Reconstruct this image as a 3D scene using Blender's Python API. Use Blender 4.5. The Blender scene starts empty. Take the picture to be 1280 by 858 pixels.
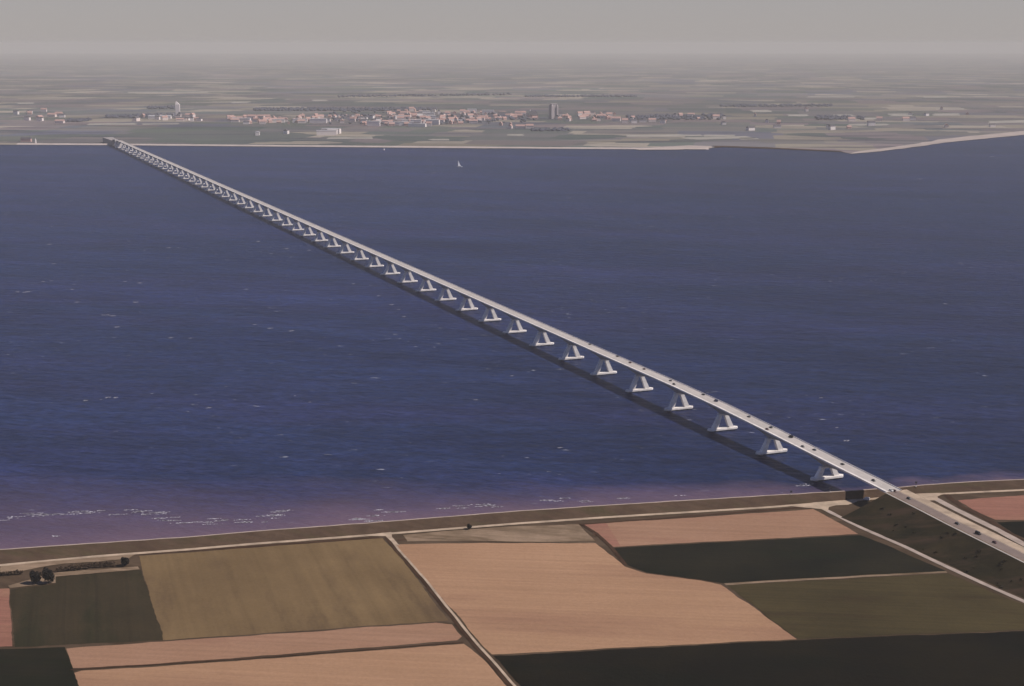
import bpy, bmesh, math, random
from mathutils import Vector, noise
from mathutils.geometry import tessellate_polygon
random.seed(7)
S = bpy.context.scene
COL = S.collection
R = math.radians

# ------------------------------------------------------------------ camera, sky, sun, exposure
cam = bpy.data.objects.new('camera', bpy.data.cameras.new('camera'))
COL.objects.link(cam)
cam.location = (0, 0, 386.16)
cam.rotation_euler = (math.pi / 2 - 0.194651, 0, 0)
cam.data.sensor_fit = 'HORIZONTAL'
cam.data.sensor_width = 36
cam.data.lens = 1900 / 1280 * 36
cam.data.clip_start = 1
cam.data.clip_end = 120000
S.camera = cam

SUN_EL, SUN_AZ = R(48.5), R(99)            # azimuth measured clockwise from +Y
world = bpy.data.worlds.new('World')
S.world = world
world.use_nodes = True
wn, wl = world.node_tree.nodes, world.node_tree.links
wn.clear()
sky = wn.new('ShaderNodeTexSky')
sky.sky_type = 'NISHITA'
sky.sun_disc = False
sky.sun_elevation = SUN_EL
sky.sun_rotation = SUN_AZ
sky.altitude = 50
sky.air_density = 1.0
sky.dust_density = 0.0
sky.ozone_density = 1.0
tint = wn.new('ShaderNodeMixRGB')
tint.blend_type = 'MULTIPLY'
tint.inputs[0].default_value = 1
tint.inputs[2].default_value = (0.905, 0.895, 1.25, 1)
bg = wn.new('ShaderNodeBackground')
bg.inputs[1].default_value = 0.053
wo = wn.new('ShaderNodeOutputWorld')
wl.new(sky.outputs[0], tint.inputs[1])
# the pale veil of haze that lies along the horizon, thinning out upwards
tc = wn.new('ShaderNodeTexCoord')
sx = wn.new('ShaderNodeSeparateXYZ')
wl.new(tc.outputs['Generated'], sx.inputs[0])
mr = wn.new('ShaderNodeMapRange')
mr.interpolation_type = 'SMOOTHSTEP'
mr.inputs['From Min'].default_value = 0.0
mr.inputs['From Max'].default_value = 0.16
mr.inputs['To Min'].default_value = 0.85
mr.inputs['To Max'].default_value = 0.0
wl.new(sx.outputs[2], mr.inputs['Value'])
veil = wn.new('ShaderNodeMixRGB')
veil.inputs[2].default_value = (7.4, 6.95, 6.8, 1)
wl.new(mr.outputs[0], veil.inputs[0])
wl.new(tint.outputs[0], veil.inputs[1])
wl.new(veil.outputs[0], bg.inputs[0])
wl.new(bg.outputs[0], wo.inputs[0])

sun = bpy.data.objects.new('sun', bpy.data.lights.new('sun', 'SUN'))
COL.objects.link(sun)
sun.data.energy = 4.5
sun.data.angle = R(0.53)
sun.data.color = (1.0, 0.93, 0.87)
sd = Vector((math.sin(SUN_AZ) * math.cos(SUN_EL), math.cos(SUN_AZ) * math.cos(SUN_EL), math.sin(SUN_EL)))
sun.rotation_euler = sd.to_track_quat('Z', 'Y').to_euler()

S.view_settings.view_transform = 'Standard'
S.view_settings.look = 'None'
S.view_settings.exposure = 0.0
S.view_settings.gamma = 1.0
S.view_settings.use_curve_mapping = False
S.cycles.use_denoising = True
S.cycles.max_bounces = 4
S.cycles.diffuse_bounces = 2
S.cycles.glossy_bounces = 2
S.cycles.volume_bounces = 1

# ------------------------------------------------------------------ helpers
class MB:
    def __init__(self):
        self.v, self.f, self.m = [], [], []
    def face(self, pts, m=0):
        i = len(self.v)
        self.v += [tuple(p) for p in pts]
        self.f.append(tuple(range(i, i + len(pts))))
        self.m.append(m)
    def hexa(self, b, t, m=0):                 # b, t: four points each, counter-clockwise
        i = len(self.v)
        self.v += [tuple(p) for p in b] + [tuple(p) for p in t]
        for q in ((3, 2, 1, 0), (4, 5, 6, 7), (0, 1, 5, 4), (1, 2, 6, 5), (2, 3, 7, 6), (3, 0, 4, 7)):
            self.f.append(tuple(i + k for k in q))
            self.m.append(m)
    def box(self, x0, x1, y0, y1, z0, z1, m=0):
        self.hexa([(x0, y0, z0), (x1, y0, z0), (x1, y1, z0), (x0, y1, z0)],
                  [(x0, y0, z1), (x1, y0, z1), (x1, y1, z1), (x0, y1, z1)], m)
    def prism(self, poly, z0, z1, m=0):        # poly counter-clockwise
        i, n = len(self.v), len(poly)
        self.v += [(x, y, z0) for x, y in poly] + [(x, y, z1) for x, y in poly]
        self.f.append(tuple(i + n - 1 - k for k in range(n)))
        self.f.append(tuple(i + n + k for k in range(n)))
        self.m += [m, m]
        for k in range(n):
            j = (k + 1) % n
            self.f.append((i + k, i + j, i + n + j, i + n + k))
            self.m.append(m)
    def tube(self, a, b, r0, r1, n=8, m=0):
        a, b = Vector(a), Vector(b)
        q = (b - a).to_track_quat('Z', 'Y')
        i = len(self.v)
        for p, r in ((a, r0), (b, r1)):
            for k in range(n):
                w = 2 * math.pi * k / n
                self.v.append(tuple(p + q @ Vector((r * math.cos(w), r * math.sin(w), 0))))
        for k in range(n):
            j = (k + 1) % n
            self.f.append((i + k, i + j, i + n + j, i + n + k))
            self.m.append(m)
        self.f.append(tuple(i + n - 1 - k for k in range(n)))
        self.f.append(tuple(i + n + k for k in range(n)))
        self.m += [m, m]
    def loft(self, rings, m=0, closed=False):  # rings of equal length -> quad strip
        i, n = len(self.v), len(rings[0])
        for r in rings:
            self.v += [tuple(p) for p in r]
        for a in range(len(rings) - 1):
            for k in range(n if closed else n - 1):
                j = (k + 1) % n
                self.f.append((i + a * n + k, i + a * n + j, i + (a + 1) * n + j, i + (a + 1) * n + k))
                self.m.append(m)
    def mesh(self, name, mats):
        me = bpy.data.meshes.new(name)
        me.from_pydata(self.v, [], self.f)
        for x in (mats if isinstance(mats, (list, tuple)) else [mats]):
            me.materials.append(x)
        me.polygons.foreach_set('material_index', self.m)
        bm = bmesh.new()
        bm.from_mesh(me)
        bmesh.ops.recalc_face_normals(bm, faces=bm.faces)
        bm.to_mesh(me)
        bm.free()
        return me
    def build(self, name, mats, parent=None):
        return link(name, self.mesh(name, mats), parent)

def link(name, data, parent=None):
    o = bpy.data.objects.new(name, data)
    COL.objects.link(o)
    o.parent = parent
    return o

def tag(o, label=None, cat=None, group=None, kind=None):
    for k, v in (('label', label), ('category', cat), ('group', group), ('kind', kind)):
        if v:
            o[k] = v
    return o

def empty(name, loc, rz=0):
    o = link(name, None)
    o.location = loc
    o.rotation_euler = (0, 0, rz)
    return o

def copy_tree(o, parent=None):
    c = o.copy()
    COL.objects.link(c)
    c.parent = parent
    for ch in list(o.children):
        copy_tree(ch, c)
    return c

def up_sheet(mb, name, mats):
    """a ground sheet: every face looks up"""
    me = bpy.data.meshes.new(name)
    me.from_pydata(mb.v, [], mb.f)
    for x in (mats if isinstance(mats, (list, tuple)) else [mats]):
        me.materials.append(x)
    me.polygons.foreach_set('material_index', mb.m)
    bm = bmesh.new()
    bm.from_mesh(me)
    bm.normal_update()
    bmesh.ops.reverse_faces(bm, faces=[f for f in bm.faces if f.normal.z < 0])
    bm.to_mesh(me)
    bm.free()
    return link(name, me)

def rough_outline(poly, step, amp, close=True):
    out = []
    n = len(poly)
    for k in range(n if close else n - 1):
        a, b = Vector(poly[k]), Vector(poly[(k + 1) % n])
        c = max(1, int((b - a).length / step))
        for j in range(c):
            p = a.lerp(b, j / c)
            w = noise.noise_vector(Vector((p.x / 25, p.y / 25, 3.1)))
            w2 = noise.noise_vector(Vector((p.x / 6, p.y / 6, 9.1)))
            out.append((p.x + amp * (w.x + .5 * w2.x), p.y + amp * (w.y + .5 * w2.y)))
    if not close:
        out.append(tuple(poly[-1]))
    return out

def ground_sheet(name, poly, z, mat, step=9, amp=1.0):
    pts = rough_outline(poly, step, amp) if amp else list(poly)
    tris = tessellate_polygon([[Vector((x, y, 0)) for x, y in pts]])
    mb = MB()
    mb.v = [(x, y, z) for x, y in pts]
    mb.f = [tuple(t) for t in tris]
    mb.m = [0] * len(mb.f)
    return up_sheet(mb, name, mat)

def ribbon(name, line, width, z, mat, amp=.4, step=8):
    """a path of even width along a polyline"""
    pts = [Vector(p) for p in rough_outline(line, step, amp, close=False)]
    ws = width if callable(width) else (lambda t: width)
    ring = []
    for k, p in enumerate(pts):
        t = (pts[min(k + 1, len(pts) - 1)] - pts[max(k - 1, 0)]).normalized()
        nn = Vector((-t.y, t.x)) * ws(k / (len(pts) - 1)) * .5 * (1 + .15 * noise.noise(Vector((p.x / 9, p.y / 9, 1))))
        ring.append([(p.x - nn.x, p.y - nn.y, z), (p.x + nn.x, p.y + nn.y, z)])
    mb = MB()
    mb.loft(ring)
    return up_sheet(mb, name, mat)

# ------------------------------------------------------------------ materials
def new_mat(name):
    m = bpy.data.materials.new(name)
    m.use_nodes = True
    nt = m.node_tree
    return m, nt.nodes, nt.links, nt.nodes['Principled BSDF']

def rgb(c):
    return (c[0], c[1], c[2], 1)

def position(n, l, rot=0, scale=(1, 1, 1)):
    g = n.new('ShaderNodeNewGeometry')
    r = n.new('ShaderNodeVectorRotate')
    r.rotation_type = 'Z_AXIS'
    r.inputs['Angle'].default_value = rot
    l.new(g.outputs['Position'], r.inputs['Vector'])
    v = n.new('ShaderNodeVectorMath')
    v.operation = 'MULTIPLY'
    v.inputs[1].default_value = scale
    l.new(r.outputs[0], v.inputs[0])
    return v.outputs[0]

def noise_tex(n, l, vec, scale, detail=4, rough=.6):
    t = n.new('ShaderNodeTexNoise')
    t.inputs['Scale'].default_value = scale
    t.inputs['Detail'].default_value = detail
    t.inputs['Roughness'].default_value = rough
    l.new(vec, t.inputs['Vector'])
    return t.outputs['Fac']

def ramp(n, l, fac, stops):
    r = n.new('ShaderNodeValToRGB')
    e = r.color_ramp.elements
    while len(e) < len(stops):
        e.new(.5)
    for k, (p, c) in enumerate(stops):
        e[k].position = p
        e[k].color = rgb(c) if not isinstance(c, (int, float)) else (c, c, c, 1)
    l.new(fac, r.inputs[0])
    return r.outputs[0]

def mix(n, l, fac, a, b, mode='MIX'):
    x = n.new('ShaderNodeMixRGB')
    x.blend_type = mode
    for k, val in ((0, fac), (1, a), (2, b)):
        if isinstance(val, (int, float)):
            x.inputs[k].default_value = val
        elif isinstance(val, tuple):
            x.inputs[k].default_value = rgb(val)
        else:
            l.new(val, x.inputs[k])
    return x.outputs[0]

def math_node(n, l, op, a, b=None, clamp=False):
    x = n.new('ShaderNodeMath')
    x.operation = op
    x.use_clamp = clamp
    for k, val in ((0, a), (1, b)):
        if val is None:
            continue
        if isinstance(val, (int, float)):
            x.inputs[k].default_value = val
        else:
            l.new(val, x.inputs[k])
    return x.outputs[0]

def plain(name, c, rough=.8, var=.12, scale=.3, metal=0):
    m, n, l, b = new_mat(name)
    f = noise_tex(n, l, position(n, l), scale)
    d = tuple(x * (1 - var) for x in c)
    e = tuple(min(1, x * (1 + var)) for x in c)
    l.new(ramp(n, l, f, [(.3, d), (.7, e)]), b.inputs['Base Color'])
    b.inputs['Roughness'].default_value = rough
    b.inputs['Metallic'].default_value = metal
    b.inputs['Specular IOR Level'].default_value = .25
    return m

def soil(name, c1, c2, rot, row=.5, patch=.012, c3=None, rows=.35, spec=.1, tram=0.0):
    """field surface: broad patches, streaks along the working direction, fine clods, wheel tracks"""
    m, n, l, b = new_mat(name)
    base = ramp(n, l, noise_tex(n, l, position(n, l), patch, 5, .6), [(.32, c1), (.68, c2)])
    if c3:
        k = ramp(n, l, noise_tex(n, l, position(n, l, rot, (.25, 1, 1)), patch * 2.3, 4, .65), [(.5, 0.0), (.7, 1.0)])
        base = mix(n, l, k, base, c3)
    st = noise_tex(n, l, position(n, l, rot, (.02, 1, 1)), row, 3, .7)
    base = mix(n, l, rows, base, ramp(n, l, st, [(.3, .45), (.7, 1.0)]), 'MULTIPLY')
    fine = noise_tex(n, l, position(n, l), .35, 5, .75)
    base = mix(n, l, .5, base, ramp(n, l, fine, [(.25, .6), (.75, 1.0)]), 'MULTIPLY')
    if tram:
        w = n.new('ShaderNodeTexWave')
        w.wave_type = 'BANDS'
        w.bands_direction = 'Y'
        w.inputs['Scale'].default_value = .0145
        w.inputs['Distortion'].default_value = .4
        w.inputs['Detail'].default_value = 2
        l.new(position(n, l, rot), w.inputs['Vector'])
        base = mix(n, l, tram, base, ramp(n, l, w.outputs['Fac'], [(.955, 1.0), (.985, .45)]), 'MULTIPLY')
    l.new(base, b.inputs['Base Color'])
    b.inputs['Roughness'].default_value = .95
    b.inputs['Specular IOR Level'].default_value = spec
    bp = n.new('ShaderNodeBump')
    bp.inputs['Strength'].default_value = .5
    bp.inputs['Distance'].default_value = .5
    l.new(fine, bp.inputs['Height'])
    l.new(bp.outputs[0], b.inputs['Normal'])
    return m

SHORE_N = Vector((-0.2215, 0.9752, 0))         # direction out to sea from the near dyke
SHORE_P = Vector((0.0,1206.0) + (0,))

def sea_mat():
    m, n, l, b = new_mat('sea_water')
    pos = position(n, l)
    dot = n.new('ShaderNodeVectorMath')
    dot.operation = 'DOT_PRODUCT'
    dot.inputs[1].default_value = SHORE_N
    l.new(pos, dot.inputs[0])
    dist = math_node(n, l, 'SUBTRACT', dot.outputs['Value'], SHORE_P.dot(SHORE_N))
    sep = n.new('ShaderNodeSeparateXYZ')
    l.new(pos, sep.inputs[0])
    wob = noise_tex(n, l, position(n, l, 0, (1, 1.6, 1)), .006, 4, .6)
    # the silty shallows are widest to the west
    wide = n.new('ShaderNodeMapRange')
    wide.inputs['From Min'].default_value = -450
    wide.inputs['From Max'].default_value = 330
    wide.inputs['To Min'].default_value = 230
    wide.inputs['To Max'].default_value = 28
    l.new(sep.outputs[0], wide.inputs['Value'])
    dd = math_node(n, l, 'ADD', dist, math_node(n, l, 'MULTIPLY', math_node(n, l, 'SUBTRACT', wob, .5), 130))
    sh = math_node(n, l, 'DIVIDE', dd, wide.outputs[0])
    silt = ramp(n, l, sh, [(.0, 1.0), (.45, .45), (1.25, 0.0)])
    deep = ramp(n, l, noise_tex(n, l, position(n, l, .12, (.25, 1, 1)), .0030, 6, .62),
                [(.3, (.011, .019, .068)), (.45, (.017, .030, .090)), (.58, (.023, .031, .096)), (.72, (.022, .037, .118))])
    rip = noise_tex(n, l, position(n, l, .1, (.3, 1, 1)), .045, 4, .65)
    deep = mix(n, l, .8, deep, ramp(n, l, rip, [(.3, .5), (.7, 1.3)]), 'MULTIPLY')
    lane = noise_tex(n, l, position(n, l, .35, (.22, 1, 1)), .0075, 5, .6)
    deep = mix(n, l, .6, deep, ramp(n, l, lane, [(.36, .62), (.64, 1.18)]), 'MULTIPLY')
    chop = noise_tex(n, l, position(n, l, .3, (.5, 1, 1)), .16, 4, .7)
    deep = mix(n, l, .8, deep, ramp(n, l, chop, [(.32, .35), (.68, 1.45)]), 'MULTIPLY')
    right_tone = n.new('ShaderNodeMapRange')  # water colour turns gradually darker towards the right
    right_tone.inputs['From Min'].default_value = -100
    right_tone.inputs['From Max'].default_value = 700
    right_tone.inputs['To Min'].default_value = 1.0
    right_tone.inputs['To Max'].default_value = .76
    l.new(math_node(n, l, 'ADD', sep.outputs[0], math_node(n, l, 'MULTIPLY', wob, 200)), right_tone.inputs['Value'])
    deep = mix(n, l, 1, deep, right_tone.outputs[0], 'MULTIPLY')
    col = mix(n, l, silt, deep, (.140, .088, .118))
    # wind-broken crests, sparse, in drifting patches
    cn = noise_tex(n, l, position(n, l, .2, (.45, 1, 1)), .13, 3, .55)
    cm = noise_tex(n, l, pos, .0035, 3, .6)
    caps = math_node(n, l, 'MULTIPLY', ramp(n, l, cn, [(.68, 0.0), (.73, 1.0)]), ramp(n, l, cm, [(.45, 0.0), (.62, 1.0)]))
    col = mix(n, l, caps, col, (.42, .42, .45))
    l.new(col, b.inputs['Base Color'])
    b.inputs['Roughness'].default_value = .42
    b.inputs['IOR'].default_value = 1.33
    b.inputs['Specular IOR Level'].default_value = .18
    h1 = noise_tex(n, l, position(n, l, .25, (.5, 1, 1)), .07, 6, .65)
    bp = n.new('ShaderNodeBump')
    bp.inputs['Strength'].default_value = 1.0
    bp.inputs['Distance'].default_value = 3.0
    l.new(h1, bp.inputs['Height'])
    l.new(bp.outputs[0], b.inputs['Normal'])
    return m

def farland_mat():
    m, n, l, b = new_mat('polder_patchwork')
    v = n.new('ShaderNodeTexVoronoi')
    v.distance = 'CHEBYCHEV'
    v.inputs['Scale'].default_value = .0042
    v.inputs['Randomness'].default_value = .85
    l.new(position(n, l, .16, (.68, .9, 1)), v.inputs['Vector'])
    sx = n.new('ShaderNodeSeparateXYZ')
    l.new(v.outputs['Color'], sx.inputs[0])
    c = ramp(n, l, sx.outputs[0], [(.0, (.095, .115, .105)), (.25, (.175, .160, .160)), (.4, (.225, .18, .18)),
                                   (.55, (.125, .145, .12)), (.7, (.135, .135, .175)), (.82, (.24, .21, .165)), (.94, (.36, .31, .25))])
    v2 = n.new('ShaderNodeTexVoronoi')
    v2.inputs['Scale'].default_value = .0011
    l.new(position(n, l, -.1, (.3, 1, 1)), v2.inputs['Vector'])
    sx2 = n.new('ShaderNodeSeparateXYZ')
    l.new(v2.outputs['Color'], sx2.inputs[0])
    c = mix(n, l, .5, c, ramp(n, l, sx2.outputs[1], [(.2, .5), (.8, 1.0)]), 'MULTIPLY')
    hedge = noise_tex(n, l, position(n, l, .05, (.14, 1, 1)), .010, 5, .65)
    c = mix(n, l, ramp(n, l, hedge, [(.545, 0.0), (.62, .7)]), c, (.055, .055, .075))
    l.new(c, b.inputs['Base Color'])
    b.inputs['Roughness'].default_value = 1
    b.inputs['Specular IOR Level'].default_value = 0
    return m

M = {
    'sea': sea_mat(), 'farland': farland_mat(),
    'concrete': plain('pale_concrete', (.73, .665, .61), .85, .14, .12),
    'pier_concrete': plain('whitewashed_pier_concrete', (.80, .74, .685), .85, .16, .2),
    'concrete_road': plain('pale_road_concrete', (.46, .41, .365), .85, .12, .05),
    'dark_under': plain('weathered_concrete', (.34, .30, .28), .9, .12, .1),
    'asphalt': plain('worn_asphalt', (.20, .15, .125), .9, .12, .15),
    'pale_asphalt': plain('pale_path_asphalt', (.37, .29, .235), .9, .22, .08),
    'sandy': plain('sandy_track', (.40, .30, .21), .95, .3, .08),
    'line': plain('road_paint', (.75, .70, .64), .7, .05),
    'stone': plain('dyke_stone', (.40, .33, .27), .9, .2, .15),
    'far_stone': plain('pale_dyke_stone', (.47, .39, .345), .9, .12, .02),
    'sand': plain('beach_sand', (.40, .325, .28), .95, .15, .01),
    'far_field': plain('dry_stubble', (.31, .28, .235), 1, .2, .01),
    'steel': plain('dark_steel', (.07, .065, .08), .6, .1),
    'foam': plain('sea_foam', (.56, .53, .56), .9, .2, .5),
    'bark': plain('bark', (.05, .035, .025), .95),
    'glass': plain('dark_car_glass', (.015, .017, .02), .15, .05),
    'tyre': plain('tyre_rubber', (.015, .015, .015), .9, .05),
}
M['grass_base'] = soil('rough_grass', (.058, .036, .020), (.105, .068, .042), .3, .2, .02, (.13, .085, .052))
M['dyke_grass'] = soil('dyke_turf', (.085, .052, .034), (.125, .080, .052), .22, .25, .03, (.09, .066, .035), rows=.5)
M['bank'] = soil('embankment_scrub', (.017, .015, .006), (.045, .032, .014), .35, .15, .03, (.066, .040, .024))
M['bare'] = soil('bare_soil', (.375, .213, .120), (.432, .252, .146), .1, .22, .007, (.335, .184, .110), rows=.28)
M['bare_red'] = soil('bare_reddish_soil', (.29, .130, .088), (.34, .158, .11), .1, .22, .01, (.37, .20, .125), rows=.45)
M['bare_pink'] = soil('bare_pinkish_soil', (.33, .183, .110), (.385, .220, .137), .1, .22, .01, (.315, .165, .105), rows=.3)
M['olive'] = soil('young_green_crop', (.165, .106, .050), (.215, .140, .066), 1.27, .10, .012, (.125, .080, .042), rows=.3, tram=.1)
M['olive_dark'] = soil('dark_olive_crop', (.054, .040, .016), (.082, .061, .024), .1, .25, .015, (.050, .032, .014), rows=.5, tram=.15)
M['dark'] = soil('dark_green_crop', (.006, .0065, .0025), (.021, .0175, .008), .1, .3, .012, (.0075, .0115, .003), rows=.4, tram=.15)
M['darker'] = soil('very_dark_crop', (.003, .0025, .0003), (.0125, .009, .0025), .08, .3, .012, (.003, .0042, .0004), rows=.4, tram=.15)
M['brown_dark'] = soil('dark_brown_crop', (.036, .028, .014), (.056, .040, .020), 1.30, .2, .02, (.030, .027, .012), rows=.4, tram=.25)
M['straw'] = soil('yellowish_rough_grass', (.21, .145, .090), (.36, .25, .165), .2, .3, .03, (.15, .100, .058), rows=.4)
M['ditch'] = soil('ditch_bank', (.045, .022, .012), (.085, .045, .025), .5, .3, .05, None)
M['leaf_dark'] = plain('dark_leaves', (.020, .016, .013), .8, .4, .4)
M['leaf_bank'] = plain('bank_scrub_leaves', (.034, .025, .013), .9, .35, .4)
M['leaf_brown'] = plain('brown_scrub_leaves', (.085, .055, .035), .9, .35, .4)

# ------------------------------------------------------------------ setting: sea, ground, far land
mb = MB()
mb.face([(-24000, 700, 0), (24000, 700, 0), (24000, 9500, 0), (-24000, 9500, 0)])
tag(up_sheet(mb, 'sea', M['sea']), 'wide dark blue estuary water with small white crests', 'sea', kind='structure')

CREST = [(-574.3,1071.7),(-475.7,1091.4),(-391.5,1109.8),(-322.2,1125.0),(-251.0,1140.5),(-203.1,1154.5),(-113.7,1176.0),(0.0,1206.0),(80.5,1223.7),(219.1,1251.3),(294.2,1265.5),(339.8,1276.4),(359.6,1282.8),(409.2,1293.7),(454.4,1300.2),(545.0,1314.0),(698.8,1334.9)]
TOE = [(-567.5,1056.9),(-468.4,1072.3),(-385.4,1090.3),(-318.6,1110.6),(-248.6,1127.5),(-201.1,1140.8),(-112.5,1162.0),(0.0,1190.8),(79.6,1208.8),(216.8,1236.1),(259.6,1247.0),(292.1,1255.1),(325.3,1264.5),(356.1,1273.5),(373.2,1275.0),(405.5,1280.3),(450.5,1287.1),(540.4,1300.9),(693.8,1323.7)]

def offset_line(line, d):
    out = []
    for k, p in enumerate(line):
        a, b = Vector(line[max(k - 1, 0)]), Vector(line[min(k + 1, len(line) - 1)])
        t = (b - a).normalized()
        out.append((p[0] - t.y * d, p[1] + t.x * d))
    return out

def resample(line, n):
    L = [0]
    for a, b in zip(line, line[1:]):
        L.append(L[-1] + (Vector(b) - Vector(a)).length)
    out, k = [], 0
    for i in range(n):
        s = L[-1] * i / (n - 1)
        while k < len(line) - 2 and L[k + 1] < s:
            k += 1
        t = (s - L[k]) / (L[k + 1] - L[k])
        out.append(tuple(Vector(line[k]).lerp(Vector(line[k + 1]), t)))
    return out

NR = 260
crest = resample(CREST, NR)
toe = resample(TOE, NR)
crest = [(x + .5 * noise.noise(Vector((x / 14, 0, 0))), y + .9 * noise.noise(Vector((x / 14, 5, 0)))) for x, y in crest]
c_in = offset_line(crest, -1.0)
c_out = offset_line(crest, 1.0)
foot = offset_line(crest, 24)
toe_t = offset_line(toe, 2.4)
toe_b = offset_line(toe, -2.4)
toe_d = offset_line(toe, -9)
z3 = lambda line, z: [(x, y, z) for x, y in line]
mb = MB()
mb.loft([z3(foot, -2), z3(c_out, 6.5)], 0)
mb.loft([z3(c_out, 6.5), z3(c_in, 6.5)], 1)
mid = [((a[0] * .45 + b[0] * .55), (a[1] * .45 + b[1] * .55)) for a, b in zip(c_in, toe_t)]
mb.loft([z3(c_in, 6.5), [(x, y, 3.4 + .5 * noise.noise(Vector((x / 11, y / 11, 0)))) for x, y in mid], z3(toe_t, .62)], 2)
dyke = up_sheet(mb, 'dyke', [M['stone'], M['pale_asphalt'], M['dyke_grass']])
tag(dyke, 'long low sea dyke with brown grass slope and pale crest path along the near shore', 'dyke', kind='structure')
mb = MB()
mb.loft([z3(toe_t, .7), z3(toe_b, .7)])
tag(up_sheet(mb, 'road', M['sandy']), 'pale sandy road along the inner foot of the near dyke', 'road', kind='structure')

near = [p for p in toe_t] + [(2200, 1500), (2200, -500), (-1800, -500)]
ground_sheet('ground', near, .5, M['grass_base'], amp=0)
tag(bpy.data.objects['ground'], 'rough brown grass ground between the near fields', 'ground', kind='structure')

SHORE = [(-4904.8,6091.7),(-2624.4,5974.2),(-1918.8,5917.1),(-1540.1,5889.0),(-726.7,5788.0),(-119.7,5716.7),(473.9,5660.0),(716.3,5655.7),(757.3,5743.2),(802.4,5788.0),(955.8,5707.9),(1188.5,5537.5),(1204.6,5452.0),(1342.3,5575.0),(1518.7,5806.1),(1719.9,6091.7),(1958.3,6351.8),(2206.2,6599.5),(2833.2,7143.2),(5475.0,8338.7)]
far_poly = [(-24000, SHORE[0][1] + 600)] + rough_outline(SHORE, 60, 9, close=False) + [(24000, SHORE[-1][1]), (24000, 60000), (-24000, 60000)]
ground_sheet('land', far_poly, 1.2, M['farland'], amp=0)
tag(bpy.data.objects['land'], 'flat far shore land with a patchwork of fields to the horizon', 'land', kind='structure')

fs = resample([(-1920.3,5921.8),(-1541.3,5893.6),(-727.3,5792.5),(-119.7,5721.1),(474.3,5664.3),(729.2,5664.3)], 120)
fs = [(x, y + 6 * noise.noise(Vector((x / 80, 1, 0)))) for x, y in fs]
mb = MB()
mb.loft([z3(fs, -.5), z3(offset_line(fs, 16), 6.0), z3(offset_line(fs, 22), 6.0)], 0)
mb.loft([z3(offset_line(fs, 22), 6.0), z3(offset_line(fs, 44), 1.0)], 1)
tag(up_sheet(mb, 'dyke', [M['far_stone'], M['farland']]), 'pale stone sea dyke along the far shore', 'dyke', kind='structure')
ground_sheet('beach', [(1192.3,5421.7),(1334.8,5543.7),(1509.0,5768.5),(1705.8,6041.5),(1941.9,6298.1),(2189.1,6548.2),(2810.4,7085.3),(2934.9,7402.5),(2291.0,6856.5),(2027.0,6577.2),(1774.4,6287.4),(1554.4,5944.5),(1369.3,5688.7),(1226.0,5510.6)], 1.5, M['sand'], 60, 14)
tag(bpy.data.objects['beach'], 'pale sandy beach curving away at the far right shore', 'beach', kind='structure')
ground_sheet('sandbank', [(445.8,5679.9),(577.0,5804.7),(675.4,5869.1),(756.6,5832.1),(749.9,5732.8),(619.5,5636.7),(470.6,5619.5)], 1.9, M['sand'], 40, 8)
tag(bpy.data.objects['sandbank'], 'pale sandy spit on the far shore beyond the water', 'sandbank', kind='structure')

ground_sheet('mudflat', [(759.1,5734.2),(801.2,5779.0),(954.2,5698.9),(1186.5,5528.5),(1197.8,5447.1),(1195.4,5570.2),(966.0,5770.0),(811.2,5852.1),(766.5,5861.4)], 1.6, M['ditch'], 40, 8)
tag(bpy.data.objects['mudflat'], 'dark muddy shore strip left of the curved beach', 'mudflat', kind='structure')
FAR_FIELDS = [
    [(1399.0,9015.4),(1518.9,9059.1),(1489.4,8771.9),(1365.9,8741.1)], [(1521.3,8463.7),(1626.4,8482.9),(1591.4,8276.0),(1480.3,8257.6)],
    [(1751.1,8444.5),(1878.5,8463.7),(1825.2,8221.2),(1692.9,8203.2)], [(2118.4,8560.7),(2235.0,8580.4),(2160.7,8276.0),(2031.1,8257.6)],
    [(2354.7,8560.7),(2508.9,8600.2),(2431.1,8331.4),(2273.5,8294.4)], [(2187.1,11371.1),(2529.9,11371.1),(2485.0,11167.8),(2136.6,11167.8)],
    [(495.7,6544.2),(826.2,6590.6),(811.9,6475.7),(489.7,6419.7)], [(697.2,6353.7),(979.4,6464.4),(1009.2,6332.0),(741.9,6225.7)],
    [(823.3,6567.3),(953.7,6567.3),(942.4,6442.0),(801.0,6442.0)], [(946.2,6353.7),(1017.7,6364.6),(1013.8,6257.2),(927.2,6246.7)],
    [(-2068.0,7509.0),(-1848.2,7539.4),(-1804.2,7389.7),(-2023.5,7346.0)], [(-1813.7,7493.8),(-1640.4,7524.1),(-1617.8,7419.2),(-1781.0,7389.7)],
    [(-1382.6,10720.5),(-1293.4,10720.5),(-1261.1,10451.3),(-1355.2,10422.2)], [(-3098.7,12425.8),(-2469.4,12508.6),(-2413.4,12223.4),(-3028.9,12144.3)],
    [(-1876.6,10307.4),(-1774.2,10335.9),(-1736.1,10112.5),(-1836.4,10085.3)], [(2549.1,9238.3),(2730.8,9284.2),(2684.5,9125.5),(2506.1,9081.1)],
    [(2402.3,7743.1),(2709.4,7874.0),(2611.0,7585.4),(2334.3,7509.0)], [(-20.7,6602.3),(51.8,6614.1),(54.4,6509.7),(-20.4,6498.3)],
    [(3035.0,11336.7),(3203.7,11371.1),(3137.6,11134.7),(2966.7,11101.7)], [(-767.5,6386.5),(-584.0,6386.5),(-575.2,6289.1),(-761.2,6278.4)],
    [(-334.7,6278.4),(-255.9,6278.4),(-252.1,6184.2),(-329.2,6173.9)], [(-3279.4,10167.5),(-3171.6,10195.1),(-3104.5,9977.7),(-3210.2,9951.2)],
    [(1789.6,8078.8),(1941.2,8096.3),(1896.3,7907.4),(1744.2,7890.7)], [(1632.0,7448.9),(1833.5,7478.8),(1797.8,7331.5),(1600.3,7302.7)],
]
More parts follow.
